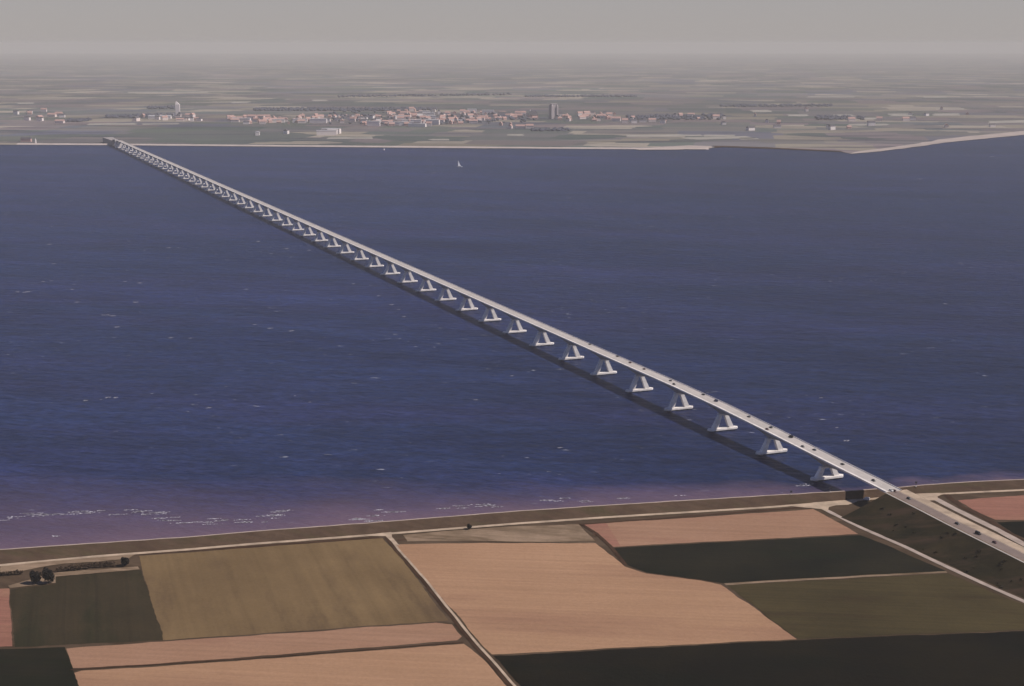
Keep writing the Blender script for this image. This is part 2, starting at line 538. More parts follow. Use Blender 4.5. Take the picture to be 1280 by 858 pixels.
for p in FAR_FIELDS:
    tag(ground_sheet('field', p, 1.7, M['far_field'], 50, 26), 'pale stubble strip among the far shore fields', 'field', 'pale strips on the far shore', 'structure')

# ------------------------------------------------------------------ near fields
zf = .55
def field(poly, mat, label, amp=.9):
    global zf
    zf += .012
    tag(ground_sheet('field', poly, zf, mat, 4, amp * 1.5), label, 'field', kind='structure')

field([(-434.5,1031.1),(-363.0,1041.6),(-326.0,934.1),(-392.3,923.5)], M['bare_red'], 'sliver of bare orange soil at the left edge beside a dark field')
field([(-361.7,1039.2),(-331.7,1050.7),(-337.3,1066.0),(-276.6,1080.7),(-229.6,943.6),(-324.0,932.8)], M['brown_dark'], 'dark brown-green crop field below the pair of bushes')
field([(-286.3,1111.4),(-193.7,1134.0),(-102.9,1153.6),(-88.2,1117.9),(-43.6,978.9),(-128.8,963.1),(-229.6,943.6)], M['olive'], 'large olive green crop field left of the long dirt track')
field([(-289.4,930.1),(-170.0,952.5),(-51.6,975.3),(-40.6,971.7),(-33.4,950.5),(-35.8,943.6),(-164.1,917.0),(-270.6,897.9),(-276.6,897.9)], M['bare_pink'], 'narrow strip of bare soil below the olive crop field')
field([(-269.4,893.6),(-163.2,911.8),(-31.4,938.2),(-25.9,928.8),(-7.4,883.2),(9.4,835.0),(0.0,793.4),(-246.9,793.4),(-273.5,890.5)], M['bare'], 'bare sandy soil field at the bottom edge left of the track')
field([(-404.6,915.7),(-332.1,928.8),(-291.2,932.8),(-265.1,871.3),(-237.9,793.4),(-354.7,793.4)], M['dark'], 'very dark crop field in the bottom left corner')
field([(-91.7,1139.8),(0.0,1142.8),(66.0,1141.8),(84.7,1087.8),(99.7,1072.9),(137.5,1057.5),(151.5,1048.3),(175.0,983.3),(187.9,946.3),(0.0,922.2),(-13.4,920.2)], M['bare'], 'largest bare sandy soil field right of the long dirt track')
field([(-87.0,1162.6),(-51.6,1172.7),(0.0,1184.1),(54.2,1189.4),(65.7,1146.7),(0.0,1147.7),(-82.1,1146.7)], M['straw'], 'strip of yellowish rough grass between dyke road and sandy field')
field([(57.5,1188.3),(214.4,1221.7),(253.9,1231.7),(268.3,1191.5),(277.6,1165.6),(203.0,1152.6),(78.0,1133.1)], M['bare_pink'], 'bare soil field between dyke road and dark crop field')
field([(57.5,1188.3),(77.3,1192.5),(85.0,1135.0),(77.4,1133.1)], M['bare_red'], 'reddish soil strip at the left end of the upper bare field', .5)
field([(77.9,1130.2),(202.5,1149.6),(278.9,1162.6),(323.0,1078.1),(187.4,1058.3),(153.1,1051.6),(137.9,1060.0),(99.9,1075.5),(86.2,1091.4)], M['dark'], 'long dark crop field between two bare fields and the pale path')
field([(154.2,1051.1),(187.2,1057.1),(322.9,1077.6),(323.1,1074.2),(186.6,1053.4),(155.5,1047.4)], M['straw'], 'thin pale grass margin between dark and olive crops', .3)
field([(156.1,1047.4),(186.5,1052.4),(322.8,1073.2),(354.5,1013.7),(382.5,967.4),(342.9,961.7),(189.0,946.3),(176.1,983.3)], M['olive_dark'], 'dark olive green crop field right of the largest sandy field')
field([(-12.3,917.6),(187.6,944.3),(342.2,959.5),(421.4,970.2),(386.1,793.4),(22.4,793.4),(9.7,859.6)], M['darker'], 'nearly black crop field along the bottom right')
field([(383.7,1255.8),(445.3,1271.3),(550.9,1291.7),(520.9,1217.3),(421.7,1200.0),(398.6,1202.1),(388.0,1228.4)], M['bare_red'], 'reddish bare soil field right of the bridge road')
field([(397.6,1194.6),(420.6,1196.8),(518.3,1210.7),(482.4,1121.7),(420.6,1121.7),(402.3,1164.6)], M['darker'], 'black crop field at the right edge beyond the road')

# tracks and paths
LINE_TRACK = [(-100.4,1162.6),(-88.7,1125.4),(-64.5,1059.2),(-44.4,998.3),(-26.4,945.0),(-11.1,902.9),(4.8,859.6),(22.8,808.5)]
o = ribbon('ditch', offset_line(LINE_TRACK, -1.5), 2.4, .80, M['ditch'], .6)
tag(o, 'dark weedy ditch beside the long dirt track', 'ditch', kind='structure')
o = ribbon('track', offset_line(LINE_TRACK, 1.0), 1.9, .82, M['sandy'], .4)
tag(o, 'narrow dirt track running from the dyke road to the bottom edge', 'track', kind='structure')
LINE_PATH = [(259.5,1239.7),(264.9,1226.2),(283.0,1181.0),(306.2,1134.0),(325.8,1088.1),(343.0,1049.9),(360.4,1014.4),(397.5,936.8)]
tag(ribbon('path', LINE_PATH, 4.4, .84, M['pale_asphalt'], .3), 'pale straight path below the brown road embankment', 'path', kind='structure')
LINE_SERVICE = [(361.7,1271.1),(365.8,1258.1),(371.7,1237.4),(381.4,1206.4),(391.1,1177.9),(401.5,1138.9),(434.5,1031.1)]
tag(ribbon('path', LINE_SERVICE, 7, .84, M['pale_asphalt'], .3), 'pale service road between the bridge road and the reddish field', 'path', kind='structure')
o = ribbon('ditch', [(378.4,1273.5),(378.9,1260.4),(381.9,1235.1),(392.0,1206.4),(398.5,1164.6),(409.5,1125.4)], 5, .80, M['ditch'], .6)
tag(o, 'dark ditch between service road and reddish field', 'ditch', kind='structure')
o = ribbon('ditch', [(-276.9,895.4),(-163.7,914.4),(-32.0,940.2)], 1.7, .82, M['ditch'], .3)
tag(o, 'thin dark ditch between two bare soil strips', 'ditch', kind='structure')
o = ribbon('ditch', [(56.8,1189.4),(67.4,1166.6),(77.4,1133.1),(85.5,1090.5)], 3, .83, M['ditch'], .3)
tag(o, 'thin dark ditch at the left end of the upper bare field', 'ditch', kind='structure')
o = ribbon('ditch', [(-90.5,1149.8),(-51.0,1159.6),(0.0,1171.5),(55.5,1188.9),(215.5,1227.9),(250.9,1237.4)], 4.0, .60, M['ditch'], .5)
tag(o, 'weedy ditch along the inner side of the dyke road', 'ditch', kind='structure')
o = ribbon('ditch', [(-290.3,1115.1),(-200.0,1134.6),(-105.6,1156.2)], 4.0, .60, M['ditch'], .5)
tag(o, 'weedy ditch between the dyke road and olive crop', 'ditch', kind='structure')
ground_sheet('junction', [(234.4,1239.7),(252.7,1246.5),(275.6,1258.1),(293.0,1268.7),(297.1,1265.2),(295.4,1251.1),(286.0,1242.8),(275.4,1241.0),(268.3,1236.0),(264.5,1223.9),(260.4,1230.6)], .86, M['sandy'], 6, .6)
tag(bpy.data.objects['junction'], 'sandy road junction left of the bridge end', 'junction', kind='structure')
ground_sheet('verge', [(332.4,1265.2),(356.7,1278.3),(378.7,1277.1),(369.1,1267.5),(365.9,1255.8),(350.1,1253.4)], .86, M['sandy'], 6, .6)
tag(bpy.data.objects['verge'], 'sandy ground right of the bridge end at the dyke foot', 'verge', kind='structure')
ground_sheet('turnout', [(-118.2,1161.6),(-105.2,1166.6),(-97.4,1172.7),(-95.5,1156.6),(-87.5,1135.0),(-93.0,1140.8),(-100.7,1158.6),(-116.1,1159.4)], .86, M['sandy'], 5, .4)
tag(bpy.data.objects['turnout'], 'pale turnout where the dirt track meets the dyke road', 'turnout', kind='structure')
ground_sheet('verge', [(-384.3,1086.9),(-362.8,1094.9),(-300.7,1112.3),(-290.1,1114.2),(-292.7,1104.9),(-315.2,1097.7),(-338.1,1093.1),(-348.8,1088.7),(-363.5,1078.1),(-379.1,1071.1)], .86, M['straw'], 6, .9)
tag(bpy.data.objects['verge.001'], 'bleached grass verge between dyke road and hedge', 'verge', kind='structure')
for k, q in enumerate([[(-332.1,1052.4),(-335.9,1065.1),(-277.8,1080.7),(-281.0,1086.9),(-344.1,1072.9),(-351.7,1059.2),(-364.9,1045.8),(-362.2,1040.8)], [(-66.2,1155.8),(-53.5,1157.0),(-52.0,1152.6),(-67.2,1151.8)], [(-19.0,1149.4),(64.2,1143.5),(64.2,1142.0),(-18.9,1146.7)]]):
    ground_sheet('margin', q, .88, M['straw'], 6, .8)
for k, t in enumerate(['pale margin along the top of the dark brown-green field', 'small pale patch in the rough grass beside the track', 'pale margin above the largest sandy field']):
    tag(bpy.data.objects['margin' + ('.%03d' % k if k else '')], t, 'margin', kind='structure')

# ------------------------------------------------------------------ bridge and its approach
BO = Vector((283.90, 1321.35, 0))                       # first pier
BD = Vector((-math.sin(.37776), math.cos(.37776), 0))   # along the bridge, out to sea
BN = Vector((math.cos(.37776), math.sin(.37776), 0))    # across it, to the right
SPAN = 95.0
ZK = [(-6, 3), (-3.5, 10), (-2.76, 11.9), (-2.2, 13.2), (-1.93, 13.8), (-1.54, 15.3), (-1.14, 16.5), (-.74, 18), (0, 20), (1, 23), (2, 25.5), (3, 26.5), (60, 26.5)]
def deck_z(s):
    q = s / SPAN
    for (a, za), (b, zb) in zip(ZK, ZK[1:]):
        if q <= b:
            t = max(0, min(1, (q - a) / (b - a)))
            return za + (zb - za) * t
    return 26.5
def bp_(s, l, z):
    p = BO + BD * s + BN * l
    return (p.x, p.y, z)

# embankment of the approach road
rings = []
s = -95 * 5.5 + 1.6
while s <= -86:
    t = max(0, min(1, (-88 - s) / 13))
    zt = .5 + (deck_z(s) - .12 - .5) * t
    wob = 2.5 * noise.noise(Vector((s / 30, 2, 0)))
    zr = .5 + (zt - .5) * .78
    ring = [(-9.5 - (zt - .5) * 2.7 - 1 + wob, .45), (-9.5 - (zt - .5) * 1.5, .5 + (zt - .5) * .42 + .6 * noise.noise(Vector((s / 12, 8, 0)))),
            (-9.2, zt), (14.0, zt), (20, zr), (21 + (zr - .5) * 1.5, .45)]
    rings.append([bp_(s, l, z) for l, z in ring])
    s += 3.3
mb = MB()
mb.loft(rings)
tag(up_sheet(mb, 'embankment', M['bank']), 'high brown scrubby embankment carrying the road to the bridge', 'embankment', kind='structure')

def strip(name, l0, l1, dz, s0, s1, mat, label, cat, step=6):
    rr = []
    n = max(2, int((s1 - s0) / step))
    for k in range(n + 1):
        s = s0 + (s1 - s0) * k / n
        z = deck_z(s) + dz
        rr.append([bp_(s, l0, z), bp_(s, l1, z)])
    m_ = MB()
    m_.loft(rr)
    return tag(up_sheet(m_, name, mat), label, cat, kind='structure')
E_ = -99
strip('road', -6.0, 3.6, .02, -520, E_, M['asphalt'], 'grey brown asphalt road on the embankment leading to the bridge', 'road')
strip('cycle_path', -8.9, -7.5, .03, -520, E_, M['concrete_road'], 'pale narrow cycle path along the left edge of the embankment road', 'path')
strip('kerb', 3.7, 4.4, .03, -520, E_, M['pale_asphalt'], 'pale kerb strip along the right edge of the embankment road', 'kerb')
strip('shoulder', 4.7, 13.6, .01, -520, E_, M['sandy'], 'wide sandy shoulder right of the embankment road', 'shoulder')
strip('shoulder', -7.2, -6.1, .01, -520, E_, M['straw'], 'narrow grassy shoulder left of the embankment road', 'shoulder')

# the bridge itself: one thing
LAST = 51
HW = 8.0
bridge = empty('road_bridge', tuple(BO), .37776)
tag(bridge, 'very long pale concrete road bridge on A-shaped piers crossing the blue water', 'bridge')

def span_mesh(s0, s1, name):
    """haunched box girder with deck slab between two mid-spans, in bridge axes (x across, y along)"""
    m_ = MB()
    n = 16
    slab, gird = [], []
    for k in range(n + 1):
        s = s0 + (s1 - s0) * k / n
        z = deck_z(s)
        q = abs(((s / SPAN) % 1) - .5) * 2              # 1 at a pier, 0 at mid-span
        dep = 1.9 + 4.2 * q ** 1.8
        if s < -47:
            dep = 1.5                                   # shallow end span resting on the abutment
        dep = min(dep, max(1.5, z - 7.5))
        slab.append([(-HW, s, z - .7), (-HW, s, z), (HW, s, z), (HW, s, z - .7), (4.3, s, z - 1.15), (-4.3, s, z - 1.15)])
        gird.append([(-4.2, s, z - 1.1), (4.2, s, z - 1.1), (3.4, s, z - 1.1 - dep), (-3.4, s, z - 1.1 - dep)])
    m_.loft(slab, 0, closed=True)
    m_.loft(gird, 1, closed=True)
    for ends in (slab, gird):
        m_.face(ends[0])
        m_.face(list(reversed(ends[-1])))
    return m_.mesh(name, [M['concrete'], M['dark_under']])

GAP = .25
proto_span = None
edges = [-100] + [SPAN * (i + .5) for i in range(0, LAST)]
for i in range(len(edges) - 1):
    s0, s1 = edges[i], edges[i + 1]
    if i <= 4:
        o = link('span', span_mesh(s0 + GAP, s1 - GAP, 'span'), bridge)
        if i == 4:
            proto_span, proto_s = o, s0
    else:
        o = proto_span.copy()
        COL.objects.link(o)
        o.parent = bridge
        o.location = (0, s0 - proto_s, 0)

S_END = edges[-1]
rr, kl, kr, mk = [], [], [], []
n = 220
for k in range(n + 1):
    s = -100 + (S_END + 100) * k / n
    z = deck_z(s)
    rr.append([(-4.2, s, z + .06), (6.6, s, z + .06)])
    kl.append([(-HW, s, z + .004), (-HW, s, z + .75), (-HW + .35, s, z + .75), (-HW + .35, s, z + .004)])
    kr.append([(HW - .35, s, z + .004), (HW - .35, s, z + .75), (HW, s, z + .75), (HW, s, z + .004)])
cw = MB(); cw.loft(rr)
m_ = MB(); m_.loft(kl, closed=True); m_.build('parapet', M['concrete'], bridge)
m_ = MB(); m_.loft(kr, closed=True); m_.build('parapet', M['concrete'], bridge)
s = -96
while s < 2600:
    z = deck_z(s + 2) + .064
    z0 = deck_z(s) + .064
    z1 = deck_z(s + 5) + .064
    cw.face([(.9, s, z0), (1.1, s, z0), (1.1, s + 5, z1), (.9, s + 5, z1)], 1)
    s += 14
o = up_sheet(cw, 'carriageway', [M['concrete_road'], M['line']]); o.parent = bridge

def pier(root_s, top):
    """A-shaped pier on a long pointed pile cap; top = underside of the girder"""
    r = link('pier', None, bridge)
    r.location = (0, root_s, 0)
    m_ = MB()
    ol = [(-17.5, 0), (-15, -3.2), (15, -3.2), (17.5, 0), (15, 3.2), (-15, 3.2)]
    m_.prism(ol, 1.4, 3.0)
    m_.prism([(x * .985, y * .93) for x, y in ol], 3.0, 3.35)
    m_.build('pile_cap', M['pier_concrete'], r)
    for x in (-11.5, 0, 11.5):
        m_ = MB()
        m_.tube((x, 0, -4), (x, 0, 1.5), 2.2, 2.2, 14)
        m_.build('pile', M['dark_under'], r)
    k = (top - 3.3) / 14.5
    for sg in (-1, 1):
        m_ = MB()
        xb, xt = sg * 9.3, sg * (9.3 - 6.0 * min(1.05, k))
        wb, wt, d0, d1 = 2.85, 2.0, 2.1, 1.9
        m_.hexa([(xb - wb, -d0, 3.3), (xb + wb, -d0, 3.3), (xb + wb, d0, 3.3), (xb - wb, d0, 3.3)],
                [(xt - wt, -d1, top - 1.2), (xt + wt, -d1, top - 1.2), (xt + wt, d1, top - 1.2), (xt - wt, d1, top - 1.2)])
        m_.build('leg', M['pier_concrete'], r)
    m_ = MB()
    x = abs(9.3 - 6.0 * min(1.05, k)) + 2.0
    m_.box(-x, x, -2.3, 2.3, top - 1.2, top + .1)
    m_.build('crosshead', M['pier_concrete'], r)
    return r
proto_pier = None
for i in range(LAST):
    if i <= 3:
        p = pier(i * SPAN, deck_z(i * SPAN) - 1.1 - 6.1)
        if i == 3:
            proto_pier = p
    else:
        p = copy_tree(proto_pier, bridge)
        p.location = (0, i * SPAN, 0)

# near abutment and the lifting span at the far end
m_ = MB()
m_.box(-6.6, 6.6, -108, -99.6, .4, deck_z(-100) - 1.2)
m_.build('abutment', M['dark_under'], bridge)
m_ = MB()
m_.prism([(-15, S_END - 30), (15, S_END - 30), (15, S_END + 10), (-15, S_END + 10)], -3, 18)
m_.prism([(-13, S_END + 5), (-2, S_END + 5), (-2, S_END + 9), (-13, S_END + 9)], 18, 30)
m_.build('bascule_pier', M['concrete'], bridge)
m_ = MB()
m_.hexa([(-HW, S_END + .4, 22), (HW, S_END + .4, 22), (HW, S_END + 120, 19), (-HW, S_END + 120, 19)],
        [(-HW, S_END + .4, 26.4), (HW, S_END + .4, 26.4), (HW, S_END + 120, 23), (-HW, S_END + 120, 23)])
m_.build('bascule_leaf', M['steel'], bridge)
m_ = MB()
m_.prism([(-12, S_END + 120.3), (12, S_END + 120.3), (20, S_END + 330), (-20, S_END + 330)], -1, 20)
m_.build('abutment', M['dark_under'], bridge)

# ------------------------------------------------------------------ vehicles
def car_proto(name, body_c, L=4.4, Wd=1.75, H=1.45, van=False):
    r = empty(name, (0, 0, 0))
    m_ = MB()
    h0, h1 = .28, (.85 if not van else .95)
    w, hl = Wd / 2, L / 2
    prof = [(-hl, h0), (-hl, .62), (-hl + .12, h1), (hl - .15, h1 - .08), (hl, .6), (hl, h0)]
    m_.loft([[(-w, y, z) for y, z in prof], [(-w * .96, y, z + .0) for y, z in prof]][:1] + [[(w, y, z) for y, z in prof]])
    m_.face([(-w, y, z) for y, z in prof])
    m_.face([(w, y, z) for y, z in reversed(prof)])
    m_.face([(-w, -hl, h0), (w, -hl, h0), (w, hl, h0), (-w, hl, h0)])
    mt = plain(name + '_paint', body_c, .35, .03)
    m_.build('body', mt, r)
    c = MB()
    y0, y1, t0, t1 = (-hl + .15, hl - 1.25, -hl + .75, hl - 2.0) if not van else (-hl + .06, hl - .9, -hl + .12, hl - 1.5)
    c.hexa([(-w * .95, y0, h1 - .05), (w * .95, y0, h1 - .05), (w * .95, y1, h1 - .05), (-w * .95, y1, h1 - .05)],
           [(-w * .78, t0, H - .06), (w * .78, t0, H - .06), (w * .78, t1, H - .06), (-w * .78, t1, H - .06)])
    c.build('windows' if not van else 'cargo_body', M['glass'] if not van else mt, r)
    c = MB()
    c.hexa([(-w * .8, t0 - .05, H - .06), (w * .8, t0 - .05, H - .06), (w * .8, t1 + .05, H - .06), (-w * .8, t1 + .05, H - .06)],
           [(-w * .74, t0 + .05, H), (w * .74, t0 + .05, H), (w * .74, t1 - .05, H), (-w * .74, t1 - .05, H)])
    c.build('roof', mt, r)
    for sx in (-1, 1):
        for y in (-hl + .8, hl - .85):
            c = MB()
            c.tube((sx * (w - .2), y, .32), (sx * (w + .02), y, .32), .32, .32, 12)
            c.build('wheel', M['tyre'], r)
    return r
PAINT = {'dark': (.012, .012, .016), 'red': (.09, .012, .012), 'blue': (.02, .03, .07), 'grey': (.09, .09, .09), 'white': (.7, .68, .65)}
CARS = [
    ((527.7,6.6), 'grey', 'car', 'farthest visible car on the bridge deck, a grey speck'),
    ((450.2,6.1), 'dark', 'car', 'dark car on the deck, second in from the farthest car'),
    ((412.1,3.7), 'red', 'car', 'dark red car just beyond the fifth pier from the near shore'),
    ((374.8,3.0), 'red', 'car', 'dark red car on the deck above the fifth pier from the near shore'),
    ((310.5,2.8), 'grey', 'car', 'grey car just beyond the fourth pier from the near shore'),
    ((293.3,-1.8), 'dark', 'car', 'dark car above the fourth pier, close beside a grey car'),
    ((240.0,4.5), 'dark', 'car', 'lone dark car between the third and fourth piers'),
    ((210.8,3.4), 'blue', 'van', 'tall dark blue van just beyond the third pier from the near shore'),
    ((145.0,3.5), 'grey', 'car', 'lone grey car between the second and third piers'),
    ((99.0,-3.2), 'red', 'car', 'dark red car in the left lane above the second pier'),
    ((103.7,3.6), 'dark', 'car', 'dark car in the right lane above the second pier'),
    ((68.7,4.2), 'dark', 'van', 'dark van on the deck between the first two piers'),
    ((37.8,-2.1), 'grey', 'car', 'grey car hugging the left side between the first two piers'),
    ((25.5,2.4), 'blue', 'car', 'dark blue car just outside the first pier from the shore'),
    ((-21.0,1.7), 'dark', 'car', 'dark car on the deck just inland of the first pier'),
    ((-70.6,0.1), 'dark', 'car', 'dark car near the landward end of the bridge above the dyke'),
    ((-98.1,-1.4), 'white', 'car', 'white car where the pale bridge deck meets the dark asphalt'),
    ((-100.1,0.8), 'red', 'car', 'dark red car right behind the white car at the bridge end'),
    ((-120.5,0.1), 'dark', 'car', 'first dark car on the embankment road after the bridge end'),
    ((-184.7,-0.7), 'dark', 'car', 'dark car on the embankment road, leading the three in line'),
    ((-209.7,-0.4), 'dark', 'van', 'large dark van, middle of three vehicles on the embankment road'),
    ((-230.5,-1.2), 'red', 'car', 'dark red car, last of three vehicles on the embankment road'),
]
protos = {}
def place_vehicle(kind, col, loc, rz, label):
    key = (kind, col)
    nm = 'parked_van' if kind == 'van' else 'car'
    if key not in protos:
        if kind == 'van':
            r = car_proto('van', PAINT[col], 5.4, 1.95, 2.3, van=True)
        else:
            r = car_proto('car', PAINT[col])
        protos[key] = r
    else:
        r = copy_tree(protos[key])
    r.location = loc
    r.rotation_euler = (0, 0, rz)
    tag(r, label, kind, 'vehicles on the bridge road')
for (s, l), col, kind, label in CARS:
    l = max(-6.0, min(5.8, l))
    on = s > -99
    p = bp_(s, l, deck_z(s) + (.065 if on else .025))
    slope = math.atan((deck_z(s + 2) - deck_z(s - 2)) / 4)
    lane_out = l > 1
    place_vehicle(kind, col, p, .37776 + (0 if lane_out else math.pi), label)
    o = protos[(kind, col)]
r = car_proto('van', (.78, .75, .72), 5.6, 2.0, 2.4, van=True)
r.location = (304.9,1256.9) + (.72,)
r.rotation_euler = (0, 0, 1.2)
tag(r, 'white van under the bridge end on the dyke road', 'van')

# ------------------------------------------------------------------ marks and posts on the dyke
def beacon(p, z, hgt, label):
    r = empty('beacon_post', p + (z,))
    m_ = MB(); m_.tube((0, 0, -.4), (0, 0, hgt), .28, .22, 8); m_.build('post', M['steel'], r)
    m_ = MB(); m_.box(-.9, .9, -.12, .12, hgt - 1.0, hgt + .7); m_.build('sign_board', M['steel'], r)
    m_ = MB(); m_.box(-.6, .6, -.6, .6, -.4, .3); m_.build('footing', M['concrete'], r)
    tag(r, label, 'post')
beacon((274.7,1262.0), 6.5, 3.2, 'dark post on the dyke crest just left of the bridge')
beacon((239.6,1254.8), 6.5, 2.6, 'dark post on the dyke crest, farthest left of the bridge')
beacon((353.0,1278.9), 6.5, 3.6, 'tall dark post on the dyke crest right of the bridge')

# ------------------------------------------------------------------ trees and hedge by the dyke
def leafy(mb, c, rad, n, size):
    c = Vector(c)
    lobes = [(c + Vector((random.uniform(-.5, .5) * rad[0], random.uniform(-.5, .5) * rad[1], random.uniform(-.45, .5) * rad[2])), random.uniform(.45, .7)) for _ in range(7)]
    for _ in range(n):
        lc, k = random.choice(lobes)
        d = Vector((random.gauss(0, 1), random.gauss(0, 1), random.gauss(0, 1))).normalized() * (random.random() ** .4)
        p = lc + Vector((d.x * rad[0] * k, d.y * rad[1] * k, d.z * rad[2] * k))
        a = Vector((random.gauss(0, 1), random.gauss(0, 1), random.gauss(0, 1))).normalized()
        b = a.orthogonal().normalized()
        e = a.cross(b)
        w = size * random.uniform(.6, 1.4)
        mb.face([p + b * w, p + e * w * .6, p - b * w, p - e * w * .6], 0)

def tree(name, p, hgt, rad, mat, label, n=1500, cat='tree', z=.5):
    r = empty(name, p + (z,))
    m_ = MB()
    m_.tube((0, 0, -.3), (0, 0, hgt * .45), .3, .2, 8)
    for k in range(5):
        w = k * 1.26 + random.random()
        m_.tube((0, 0, hgt * (.2 + .05 * k)), (math.cos(w) * rad * .6, math.sin(w) * rad * .6, hgt * (.5 + .07 * k)), .14, .05, 6)
    m_.build('trunk', M['bark'], r)
    m_ = MB()
    leafy(m_, (0, 0, hgt * .55), (rad, rad, hgt * .47), n, .55)
    m_.build('crown', mat, r)
    tag(r, label, cat)
tree('tree', (-346.5,1050.7), 11.5, 4.3, M['leaf_dark'], 'left one of the pair of dark round trees beside the dark field', 2600)
tree('tree', (-336.9,1050.7), 12.5, 4.4, M['leaf_dark'], 'right, slightly taller one of the pair of dark round trees', 2600)
tree('tree', (-291.1,1088.7), 7, 3.6, M['leaf_dark'], 'single dark tree at the right end of the brown hedge', 1800)
tree('bush', (-34.3,1176.9), 4.5, 2.3, M['leaf_dark'], 'small dark bush beside the dyke road above the sandy field', 900, 'bush')
def hedge(line, hgt, wid, label, n):
    r = link('hedge', None)
    r.location = line[0] + (.5,)
    tag(r, label, 'hedge')
    m_ = MB()
    L = resample(line, n)
    for x, y in L:
        leafy(m_, (x - line[0][0], y - line[0][1], hgt * .5), (wid, wid * .7, hgt * .5 * random.uniform(.6, 1.1)), 90, .6)
    m_.build('foliage', M['leaf_brown'], r)
    m_ = MB()
    for x, y in L:
        m_.tube((x - line[0][0], y - line[0][1], -.2), (x - line[0][0], y - line[0][1], hgt * .5), .12, .06, 5)
    m_.build('stems', M['bark'], r)
hedge([(-337.5,1074.6),(-330.8,1078.1),(-320.1,1082.5),(-309.0,1086.0),(-299.3,1087.8)], 5, 2.6, 'brown hedge running right from the pair of dark trees', 22)
hedge([(-376.8,1067.7),(-370.3,1069.4),(-363.7,1071.1)], 3.5, 2.6, 'short brown hedge left of the pair of dark trees', 9)

# scrub on the embankment slope
for k in range(26):
    s = random.uniform(-300, -104)
    l = random.uniform(-44, -13)
    p = bp_(s, l, 0)
    t = max(0, min(1, (-88 - s) / 13))
    zt = .5 + (deck_z(s) - .62) * t
    zz = max(.5, zt - (-l - 9.5) / 2.5 - .3)
    m_ = MB()
    sc = random.uniform(.6, 1.5)
    leafy(m_, (0, 0, .7 * sc), (1.8 * sc, 1.8 * sc, .9 * sc), 90, .45)
    o = m_.build('shrub', M['leaf_bank'])
    o.location = (p[0], p[1], zz)
    tag(o, 'low brown shrub on the scrubby embankment slope', 'shrub', 'shrubs on the road embankment')

# ------------------------------------------------------------------ foam on the water
def foam_patch(mb, x, y, L, Wd, n=26):
    """a broken crest: many small flakes strung along the wave"""
    for _ in range(n):
        u = random.gauss(0, .33)
        px, py = x + u * L, y + random.gauss(0, .25) * Wd + .12 * u * L
        a, b_ = random.uniform(.4, 1.4), random.uniform(.3, .8)
        mb.face([(px - a, py - b_ * .4, .12), (px - a * .2, py - b_, .12), (px + a, py - b_ * .2, .12), (px + a * .3, py + b_, .12)])
m_ = MB()
for (x, y), L in zip([(-419.8,1210.1),(-400.9,1217.8),(-391.2,1218.9),(-371.5,1220.0),(-358.1,1220.0),(-351.6,1223.3),(-345.5,1225.5),(-318.9,1226.6),(-303.3,1223.3),(-297.4,1221.1),(-289.1,1208.0),(-283.6,1206.9),(-268.7,1199.4),(-262.6,1198.3),(-250.8,1195.1),(-238.8,1201.5),(-222.0,1199.4),(-217.8,1198.3),(-199.3,1210.1),(-196.6,1218.9),(-186.7,1224.4),(-129.5,1203.7),(-113.3,1214.5),(-109.1,1227.7),(-99.3,1223.3),(-112.3,1202.6),(-52.2,1235.6),(-41.4,1239.0),(-25.9,1243.1),(-21.1,1242.4),(31.0,1256.5),(52.4,1258.3),(58.6,1258.8),(100.1,1260.7),(257.6,1305.7),(-363.9,1160.1),(-203.8,1197.2),(146.1,1271.5)], [18,22,14,18,14,16,12,14,16,12,10,9,16,12,8,10,8,6,10,10,12,9,12,9,9,8,10,8,16,14,7,9,12,9,12,3,5,6]):
    for _ in range(1 + int(L / 7)):
        foam_patch(m_, x + random.gauss(0, L * .5), y + random.gauss(0, 3.0), random.uniform(4, 12), random.uniform(1.0, 2.6), random.choice((8, 14, 24, 34)))
tag(up_sheet(m_, 'surf_foam', M['foam']), 'broken white surf along the silty shallows by the near dyke', 'foam', kind='stuff')
m_ = MB()
for x, y in [(-906.5,2958.4),(-660.7,2906.2),(-642.2,2906.2),(-698.7,2871.6),(-818.4,2689.7),(-775.1,2485.3),(-763.1,2489.6),(-638.8,2485.3),(-610.9,2468.2),(-783.2,2378.0),(-770.8,2374.9),(-766.7,2378.0),(-703.8,2402.0),(-661.7,2279.4),(-571.7,2279.4),(-592.3,2168.5),(-586.5,2168.5),(-576.7,2161.9),(-548.4,2073.5),(-456.6,1994.7),(-429.3,1991.9),(-360.5,2091.8),(-334.3,2063.8),(-302.1,2043.6),(-504.0,3002.5),(-432.6,2894.6),(-385.1,2871.6),(-469.8,1630.7),(-454.0,1634.5),(-448.2,1646.1),(-440.2,1646.1),(-327.4,1596.9),(-242.1,1653.9),(-222.0,1623.0),(-168.0,2215.7),(-154.9,2155.3),(-180.8,2257.8),(-259.3,2459.7),(-208.3,2339.2),(342.8,1643.8),(332.8,1511.2),(1668.0,5307.5),(1941.7,5969.4),(1183.7,4418.6),(331.3,1458.8),(0.0,1758.0),(-39.7,1634.5),(46.7,1431.5),(655.2,2265.0)]:
    k = random.uniform(.6, 1.2) * (y / 2400)
    foam_patch(m_, x, y, 4.5 * k, 5 * k, int(30 * k * k) + 12)
tag(up_sheet(m_, 'whitecap_foam', M['foam']), 'scattered white wave crests on the open blue water', 'foam', kind='stuff')

